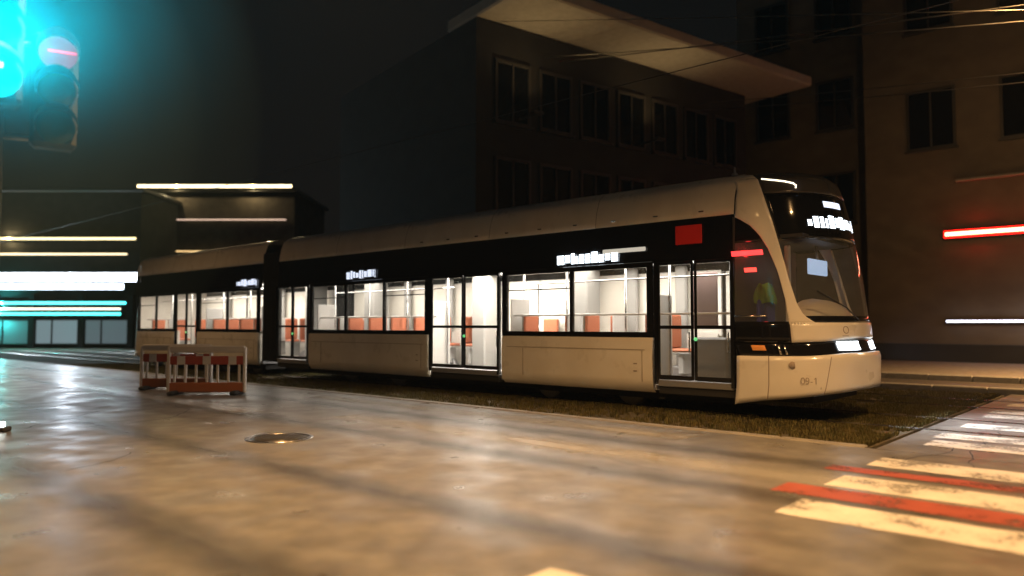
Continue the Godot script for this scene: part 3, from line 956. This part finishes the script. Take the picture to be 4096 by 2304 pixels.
func facade_windows(o: Node3D, x0: float, x1: float, y0: float, y1: float, z: float, nx: int, ny: int, w: float, h: float, lit := []) -> void:
	for j in ny:
		for i in nx:
			var c := Vector3(lerpf(x0, x1, (i + 0.5) / nx), lerpf(y0, y1, (j + 0.5) / ny), z)
			var f := MB.new()
			for k in [-1, 1]:
				f.box(c + Vector3(k * w / 2, 0, 0.03), Vector3(0.09, h + 0.09, 0.10))
				f.box(c + Vector3(0, k * h / 2, 0.028), Vector3(w - 0.09, 0.09, 0.10))
			f.box(c + Vector3(0, 0, 0.024), Vector3(0.06, h - 0.09, 0.08))
			f.box(c + Vector3(0, -h / 2 - 0.08, 0.08), Vector3(w + 0.2, 0.06, 0.20))
			var win := put("window", f.done(), M.frame, o)
			put("pane", MB.new().box(c + Vector3(0, 0, 0.006), Vector3(w - 0.08, h - 0.08, 0.012)).done(), glow(0.9, 0.72, 0.45, 0.35) if (j * nx + i) in lit else M.dark_glass, win)

# a building with its front on +z, origin at the middle of the foot of the front
func build_block(called: String, label: String, xf: Transform3D, wide: float, tall: float, deep: float, m: Material) -> Node3D:
	var o := thing(called, label, "building", xf)
	put("wall", MB.new().box(Vector3(0, tall / 2, -deep / 2), Vector3(wide, tall, deep)).done(), m, o)
	put("roof", MB.new().box(Vector3(0, tall + 0.12, -deep / 2), Vector3(wide + 0.5, 0.24, deep + 0.5), 0.04).done(), M.frame, o)
	return o

func strip(o: Node3D, called: String, a: float, b: float, y: float, z: float, thick: float, col: Color, k: float, energy: float, n := 3) -> void:
	# a lamp streak built as a long glowing bar, with added housing and lights
	var h := put(called + "_housing", MB.new().box(Vector3((a + b) / 2, y, z), Vector3(b - a + 0.1, thick + 0.08, 0.10), 0.02).done(), M.frame, o)
	var c := col.srgb_to_linear()
	var t := put(called, MB.new().box(Vector3((a + b) / 2, y, z + 0.07), Vector3(b - a, thick, 0.08), 0.02).done(), glow(c.r, c.g, c.b, k), h)
	if energy > 0.0:
		for i in n:
			omni(t, Vector3(lerpf(a, b, (i + 0.5) / n), y, z + 0.16), col, energy / n, 0.03)

func build_surroundings() -> void:
	# right: tall facade behind the tracks, in two planes
	var back := PI + 0.0
	var r1 := build_block("office_building", "tall brown plaster building behind the nose of the tram", place(-6.7, 0.0, 21.0), 5.8, 26.0, 12.0, M.plaster)
	facade_windows(r1, -2.6, 2.6, 4.6, 24.0, 0.0, 2, 5, 1.4, 2.0)
	var r2 := build_block("shop_building", "brown building with a red lamp streak built as a bar on its wall", place(13.0, 0.0, 19.4), 33.6, 26.0, 14.0, M.plaster)
	facade_windows(r2, -16.0, 16.0, 6.6, 24.0, 0.0, 11, 4, 1.5, 2.1)
	strip(r2, "red_lamp_streak", -14.2, -8.0, 4.55, 0.10, 0.26, Color(1, 0.08, 0.05), 5.0, 2.0, 3)  # streak of a red lamp, built as a bar fixed to the wall
	put("streak_core", MB.new().box(Vector3(-11.1, 4.55, 0.225), Vector3(6.1, 0.12, 0.03), 0.012).done(), glow(1.0, 0.80, 0.45, 4.0), r2)  # pale middle of the red streak, put in as a glowing bar
	strip(r2, "white_lamp_streak", -14.2, -8.0, 1.50, 0.10, 0.07, Color(0.92, 0.93, 1.0), 4.0, 0.5, 1)  # another lamp streak shaped as a bar
	put("ledge", MB.new().box(Vector3(-10.9, 6.42, 0.12), Vector3(5.8, 0.09, 0.22), 0.02).done(), M.concrete, r2)
	put("shop_plinth", MB.new().box(Vector3(0, 0.35, 0.06), Vector3(33.5, 0.7, 0.12), 0.02).done(), M.dark_plaster, r2)
	# middle: dark building with a broad flat eave
	var a := Vector3(-1.1, 0, -22.55)
	var b := Vector3(9.6, 0, -30.5)
	var d := (b - a).normalized()
	var n := Vector3(d.z, 0, -d.x)
	if n.z < 0.0:
		n = -n
	var long := a.distance_to(b)
	var xf := Transform3D(Basis(d, Vector3.UP, d.cross(Vector3.UP)), (a + b) / 2)
	var r3 := thing("eaved_building", "dark building under a broad lit flat eave, above the tram roof", "building", xf)
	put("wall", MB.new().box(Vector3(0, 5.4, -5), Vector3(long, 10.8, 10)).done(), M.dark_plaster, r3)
	var eave := MB.new()
	eave.box(Vector3(0.6, 11.05, 0.3), Vector3(long + 1.2, 0.4, 4.0), 0.05)
	put("eave", eave.done(), M.pale_plaster, r3)
	facade_windows(r3, -long / 2 + 0.5, long / 2 - 0.5, 1.0, 10.2, 0.0, 7, 3, 1.3, 1.9)
	for q in [-5.0, 0.5]:
		var up := put("eave_uplight", MB.new().box(Vector3(q, 7.9, 0.9), Vector3(0.4, 0.10, 0.22), 0.03).box(Vector3(q, 7.9, 0.4), Vector3(0.06, 0.06, 0.8)).done(), M.frame, r3)
		spot(up, Vector3(q, 8.0, 0.9), Vector3(0.001, 1, 0.1), Color(1.0, 0.84, 0.58), 2.3, 64.0, 0.05)
	# left: far buildings, lamp streaks added to them as glowing bars
	var l1 := build_block("far_roof_building", "far building with a warm lamp streak built as a bar along its flat roof", Transform3D(Basis(), Vector3(-19.5, 0, -50)), 9.8, 10.25, 8, M.plaster)
	strip(l1, "roof_lamp_streak", -5.5, 4.8, 10.62, 0.30, 0.18, Color(1.0, 0.90, 0.68), 5.0, 6.0, 2)
	strip(l1, "sill_lamp_streak", -5.9, 4.4, 8.40, 0.10, 0.06, Color(1.0, 0.84, 0.74), 1.2, 0.0, 1)
	strip(l1, "lower_lamp_streak", -3.9, 6.2, 6.28, 0.10, 0.07, Color(1.0, 0.82, 0.55), 1.6, 0.0, 1)
	facade_windows(l1, -4.6, 4.6, 0.8, 6.0, 0.0, 5, 2, 1.1, 1.5)
	var l2 := build_block("shop_arcade", "far shop arcade carrying white and cyan lamp streaks built as bars, left edge", Transform3D(Basis(), Vector3(-30.2, 0, -45)), 15.6, 9.4, 8, M.dark_plaster)
	strip(l2, "cornice_lamp_streak", -7.6, 7.6, 6.55, 0.10, 0.13, Color(1.0, 0.90, 0.66), 3.0, 2.0, 1)
	strip(l2, "middle_lamp_streak", -7.6, 7.1, 5.62, 0.10, 0.10, Color(1.0, 0.88, 0.70), 2.5, 0.0, 1)
	strip(l2, "shop_lamp_streak", -7.6, 8.2, 4.18, 0.9, 0.50, Color(0.90, 0.94, 1.0), 11.0, 26.0, 2)
	strip(l2, "shop_lamp_streak", -7.6, 7.3, 3.62, 0.8, 0.30, Color(0.88, 0.94, 1.0), 9.0, 0.0, 1)
	strip(l2, "cyan_lamp_streak", -7.6, 7.2, 2.68, 0.3, 0.14, Color(0.30, 0.95, 0.95), 5.0, 5.0, 1)
	strip(l2, "counter_lamp_streak", -7.6, 6.9, 2.33, 0.3, 0.10, Color(1.0, 0.93, 0.82), 3.0, 0.0, 1)
	strip(l2, "cyan_lamp_streak", -7.6, 6.9, 2.03, 0.3, 0.14, Color(0.30, 0.95, 0.90), 5.0, 5.0, 1)
	for i in 6:
		put("shop_pillar", MB.new().box(Vector3(-7.4 + i * 2.96, 1.6, 0.12), Vector3(0.35, 3.2, 0.24), 0.02).done(), M.dark_plaster, l2)
	for i in 5:
		var x := -5.92 + i * 2.96
		var w := put("added_shop_window", MB.new().box(Vector3(x, 0.22, 0.05), Vector3(2.5, 0.10, 0.12), 0.02).box(Vector3(x, 1.70, 0.05), Vector3(2.5, 0.10, 0.12), 0.02).box(Vector3(x - 0.3, 0.96, 0.05), Vector3(0.07, 1.38, 0.10)).done(), M.frame, l2)
		put("pane", MB.new().box(Vector3(x, 0.96, 0.02), Vector3(2.5, 1.4, 0.03)).done(), glow(0.55, 0.72, 0.80, [0.10, 0.22, 0.06, 0.28, 0.14][i]), w)  # dim glow put into the panes of added windows
	# wires
	wire("contact_wire", "thin contact wire strung above the tram along the near track", Vector3(FR * Vector3(-60, 5.9, -1.25)), FR * Vector3(40, 5.9, -1.25), 0.008, M.wire, 0.0)
	wire("span_wire", "upper of two dark wires crossing the brown wall at upper right", ray(700, 100.5, 28.3), ray(1060, 66, 15.0), 0.012, M.wire, 0.05)
	wire("span_wire", "lower of two dark wires crossing the brown wall at upper right", ray(700, 108, 28.3), ray(1060, 76, 15.0), 0.012, M.wire, 0.05)
	wire("span_wire", "bright wire crossing the lit eave, topmost of three", ray(560, 58, 24.2), ray(1200, -24, 13.0), 0.014, M.bright_wire, 0.05)
	wire("span_wire", "bright wire crossing the lit eave, middle one of three", ray(545, 53, 23.8), ray(1200, 1, 14.0), 0.012, M.bright_wire, 0.05)
	wire("span_wire", "bright wire crossing the lit eave, lowest of three", ray(500, 16, 23.0), ray(1200, -1, 13.0), 0.010, M.bright_wire, 0.03)
	# hanging lamps, above the frame
	lamp_head("street_lamp", "warm lamp hung over the road before the tram's side", Vector3(-1.6, 6.4, -6.6), LAMP_A, SODIUM)
	lamp_head("street_lamp", "warm lamp hung over the crossing nearest the camera", Vector3(5.2, 7.2, -4.8), LAMP_B, SODIUM)
	lamp_head("street_lamp", "warm lamp hung before the tram's nose, past the top right", Vector3(8.6, 8.2, -13.0), LAMP_C, SODIUM, true)
	lamp_head("street_lamp", "warm lamp hung over the far left of the road", Vector3(-15.0, 8.6, -17.0), LAMP_D, SODIUM)
	lamp_head("street_lamp", "warm lamp hung over the far pavement, past the right edge", FR * Vector3(6.0, 7.2, -11.5), 230.0, SODIUM)
	# traffic lights at the left edge
	signal_head("traffic_light", "traffic light with its green lamp lit, cut by the left edge", Vector3(-3.50, 3.07, -5.0), true)
	signal_head("traffic_light", "traffic light with a dim red lamp, beside the lit green one", Vector3(-4.00, 3.77, -6.5), false)
	for k in 4:  # mist added to stand in for the lens glow round the signal
		var mist := FogVolume.new()
		mist.name = numbered(self, "halo_mist")
		mist.shape = RenderingServer.FOG_VOLUME_SHAPE_ELLIPSOID
		var w: float = [1.5, 2.1, 2.8, 3.6][k]
		mist.size = Vector3(w, w * 1.15, w * 0.9)
		mist.position = Vector3(-3.46, 2.80, -4.7)
		var fm := FogMaterial.new()
		fm.density = [0.0035, 0.0045, 0.0050, 0.0032][k]
		fm.albedo = Color(0.72, 0.95, 1.0)
		mist.material = fm
		mist.set_meta("kind", "stuff")
		mist.set_meta("label", "damp mist, added to show the cyan halo of the lit traffic light")
		mist.set_meta("category", "mist")
		mist.set_meta("group", "mist added round the traffic light")
		add_child(mist)
	# small lamp on the road at the left edge
	var stud := thing("road_lamp", "small white lamp low on the road at the left edge", "lamp", Transform3D(Basis(), Vector3(-6.60, 0, -9.75)))
	put("base", MB.new().box(Vector3(0, 0.03, 0), Vector3(0.2, 0.06, 0.16), 0.015).done(), M.frame, stud)
	put("lamp", MB.new().box(Vector3(0, 0.09, 0.02), Vector3(0.12, 0.07, 0.08), 0.015).done(), glow(0.9, 1.0, 0.95, 9.0), stud)
	# barriers
	for i in 2:
		barrier(place(-11.05 + i * 1.62, 0.0, -3.35 - 0.12 * i, 0.72 + 0.05 * i), ["red and white plastic road barrier, the farther left one", "red and white plastic road barrier, the right one of two"][i])

func ray(px: float, py: float, depth: float) -> Vector3:
	return Vector3((px - 512.0) / 750.0 * depth, 1.37 + (325.0 - py) / 750.0 * depth, -depth)

func barrier(xf: Transform3D, label: String) -> void:
	var o := thing("road_barrier", label, "barrier", xf, "road barriers before the tram's rear")
	put("top_rail", MB.new().box(Vector3(0, 0.89, 0), Vector3(1.5, 0.14, 0.06), 0.025).done(), M.white_plastic, o)
	put("red_board", MB.new().box(Vector3(0, 0.67, 0), Vector3(1.48, 0.17, 0.04), 0.015).done(), M.red_plastic, o)
	for i in 3:
		put("board_stripe", MB.new().box(Vector3(-0.5 + 0.5 * i, 0.67, 0.0), Vector3(0.16, 0.165, 0.046), 0.004).done(), M.white_plastic, o)
	put("foot_board", MB.new().box(Vector3(0, 0.14, 0), Vector3(1.48, 0.19, 0.05), 0.015).done(), M.orange_plastic, o)
	for i in 7:
		put("bar", MB.new().box(Vector3(-0.63 + 0.21 * i, 0.41, 0), Vector3(0.05, 0.36, 0.03), 0.01).done(), M.white_plastic, o)
	for k in [-1, 1]:
		put("end_post", MB.new().box(Vector3(k * 0.74, 0.48, 0), Vector3(0.07, 0.9, 0.07), 0.02).done(), M.white_plastic, o)
		put("foot", MB.new().box(Vector3(k * 0.6, 0.04, 0), Vector3(0.14, 0.08, 0.6), 0.03).done(), M.rubber, o)

func signal_head(called: String, label: String, at: Vector3, green: bool) -> void:
	# 'at' is the middle of the lamp that can be seen; the head faces the camera
	var to := Vector3(0, at.y, 0) - at
	var o := thing(called, label, "traffic light", Transform3D(Basis(Vector3.UP, atan2(to.x, to.z)), Vector3(at.x, 0, at.z)), "traffic lights at the left edge")
	var lift := at.y + (0.66 if green else 0.0)
	put("housing", MB.new().box(Vector3(-0.02, lift - 0.33, -0.14), Vector3(0.36, 1.02, 0.22), 0.04).done(), M.signal_black, o)
	for i in 3:
		var y := lift - 0.33 * i
		var lens := MB.new().smooth(true).lathe([Vector2(0.15, 0.0), Vector2(0.13, 0.025), Vector2(0.09, 0.042), Vector2(0.045, 0.052), Vector2(0.0, 0.055)], Vector3(0, y, -0.03), Vector3(0, 0, 1), 28).done()
		var m: Material = mat(0.08, 0.01, 0.01, 0.25)
		if i == 0 and not green:
			m = glow(0.75, 0.03, 0.09, 0.35)
		elif i == 1:
			m = mat(0.09, 0.05, 0.01, 0.25)
		elif i == 2:
			m = glow(0.0, 0.85, 0.95, 1.6) if green else mat(0.01, 0.06, 0.05, 0.25)
		var l := put(["red_lens", "amber_lens", "green_lens"][i], lens, m, o)
		var visor := MB.new().smooth(true)
		visor.grid(func(u: float, v: float) -> Vector3:
			var w := lerpf(-0.35, PI + 0.35, u)
			return Vector3(cos(w) * 0.165, y + sin(w) * 0.165, lerpf(-0.03, 0.20 - 0.10 * absf(u - 0.5) * 2.0, v)), 20, 2)
		put("visor", visor.done(), M.signal_black, l)
		if i == 0 and not green:
			put("filament", MB.new().box(Vector3(0.03, y, 0.03), Vector3(0.22, 0.014, 0.01), 0.003).done(), glow(1.0, 0.03, 0.12, 2.0), l)
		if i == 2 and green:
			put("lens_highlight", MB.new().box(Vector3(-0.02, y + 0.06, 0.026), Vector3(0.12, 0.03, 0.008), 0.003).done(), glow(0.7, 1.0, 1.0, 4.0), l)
			spot(l, Vector3(0, y, 0.09), Vector3(0, 0.3, 1), Color(0.05, 0.92, 1.0), SIGNAL_POWER, 58.0)
	put("pole", MB.new().smooth(true).tube([Vector3(-0.45, 0, -0.25), Vector3(-0.45, lift + 0.3, -0.25)], 0.06, 12).done(), M.grey_metal, o)
	for y in [lift + 0.1, lift - 0.75]:
		put("bracket", MB.new().smooth(true).tube([Vector3(-0.45, y, -0.25), Vector3(-0.15, y, -0.22)], 0.025, 8).done(), M.grey_metal, o)

const SODIUM := Color(1.0, 0.77, 0.50)
const INSIDE := 3.1
const LAMP_A := 102.0
const LAMP_B := 108.0
const LAMP_C := 28.0
const LAMP_D := 60.0
const SIGNAL_POWER := 180.0

func _ready() -> void:
	var cam := Camera3D.new()
	cam.name = "camera"
	cam.fov = 42.02
	cam.near = 0.05
	cam.far = 900.0
	cam.transform = Transform3D(Basis(Vector3.RIGHT, atan(37.0 / 750.0)), Vector3(0, 1.37, 0))
	cam.current = true
	var lens := CameraAttributesPhysical.new()
	lens.frustum_focal_length = 31.24
	lens.frustum_focus_distance = 11.2
	lens.frustum_near = 0.05
	lens.frustum_far = 900.0
	lens.exposure_aperture = 0.6
	cam.attributes = lens
	add_child(cam)
	var env := Environment.new()
	env.background_mode = Environment.BG_SKY
	var sky := ProceduralSkyMaterial.new()
	sky.sky_top_color = Color(0.050, 0.048, 0.045)
	sky.sky_horizon_color = Color(0.075, 0.070, 0.066)
	sky.ground_bottom_color = Color(0.03, 0.028, 0.025)
	sky.ground_horizon_color = Color(0.06, 0.055, 0.05)
	sky.sky_energy_multiplier = 1.0
	env.sky = Sky.new()
	env.sky.sky_material = sky
	env.tonemap_mode = Environment.TONE_MAPPER_LINEAR
	env.tonemap_exposure = 1.0
	env.sdfgi_enabled = true
	env.ssao_enabled = true
	env.ssil_enabled = true
	env.volumetric_fog_enabled = true
	env.volumetric_fog_density = 0.0
	env.fog_enabled = true
	env.fog_density = 0.0003
	env.fog_light_color = Color(0.92, 0.95, 1.0)
	var we := WorldEnvironment.new()
	we.name = "night_environment"
	we.environment = env
	add_child(we)
	var moon := DirectionalLight3D.new()
	moon.name = "moon_light"
	moon.light_color = Color(0.7, 0.8, 1.0)
	moon.light_energy = 0.004
	moon.light_angular_distance = 0.5
	moon.shadow_enabled = true
	moon.rotation_degrees = Vector3(-50, 35, 0)
	add_child(moon)
	make_materials()
	build_ground()
	build_surroundings()
	build_tram()
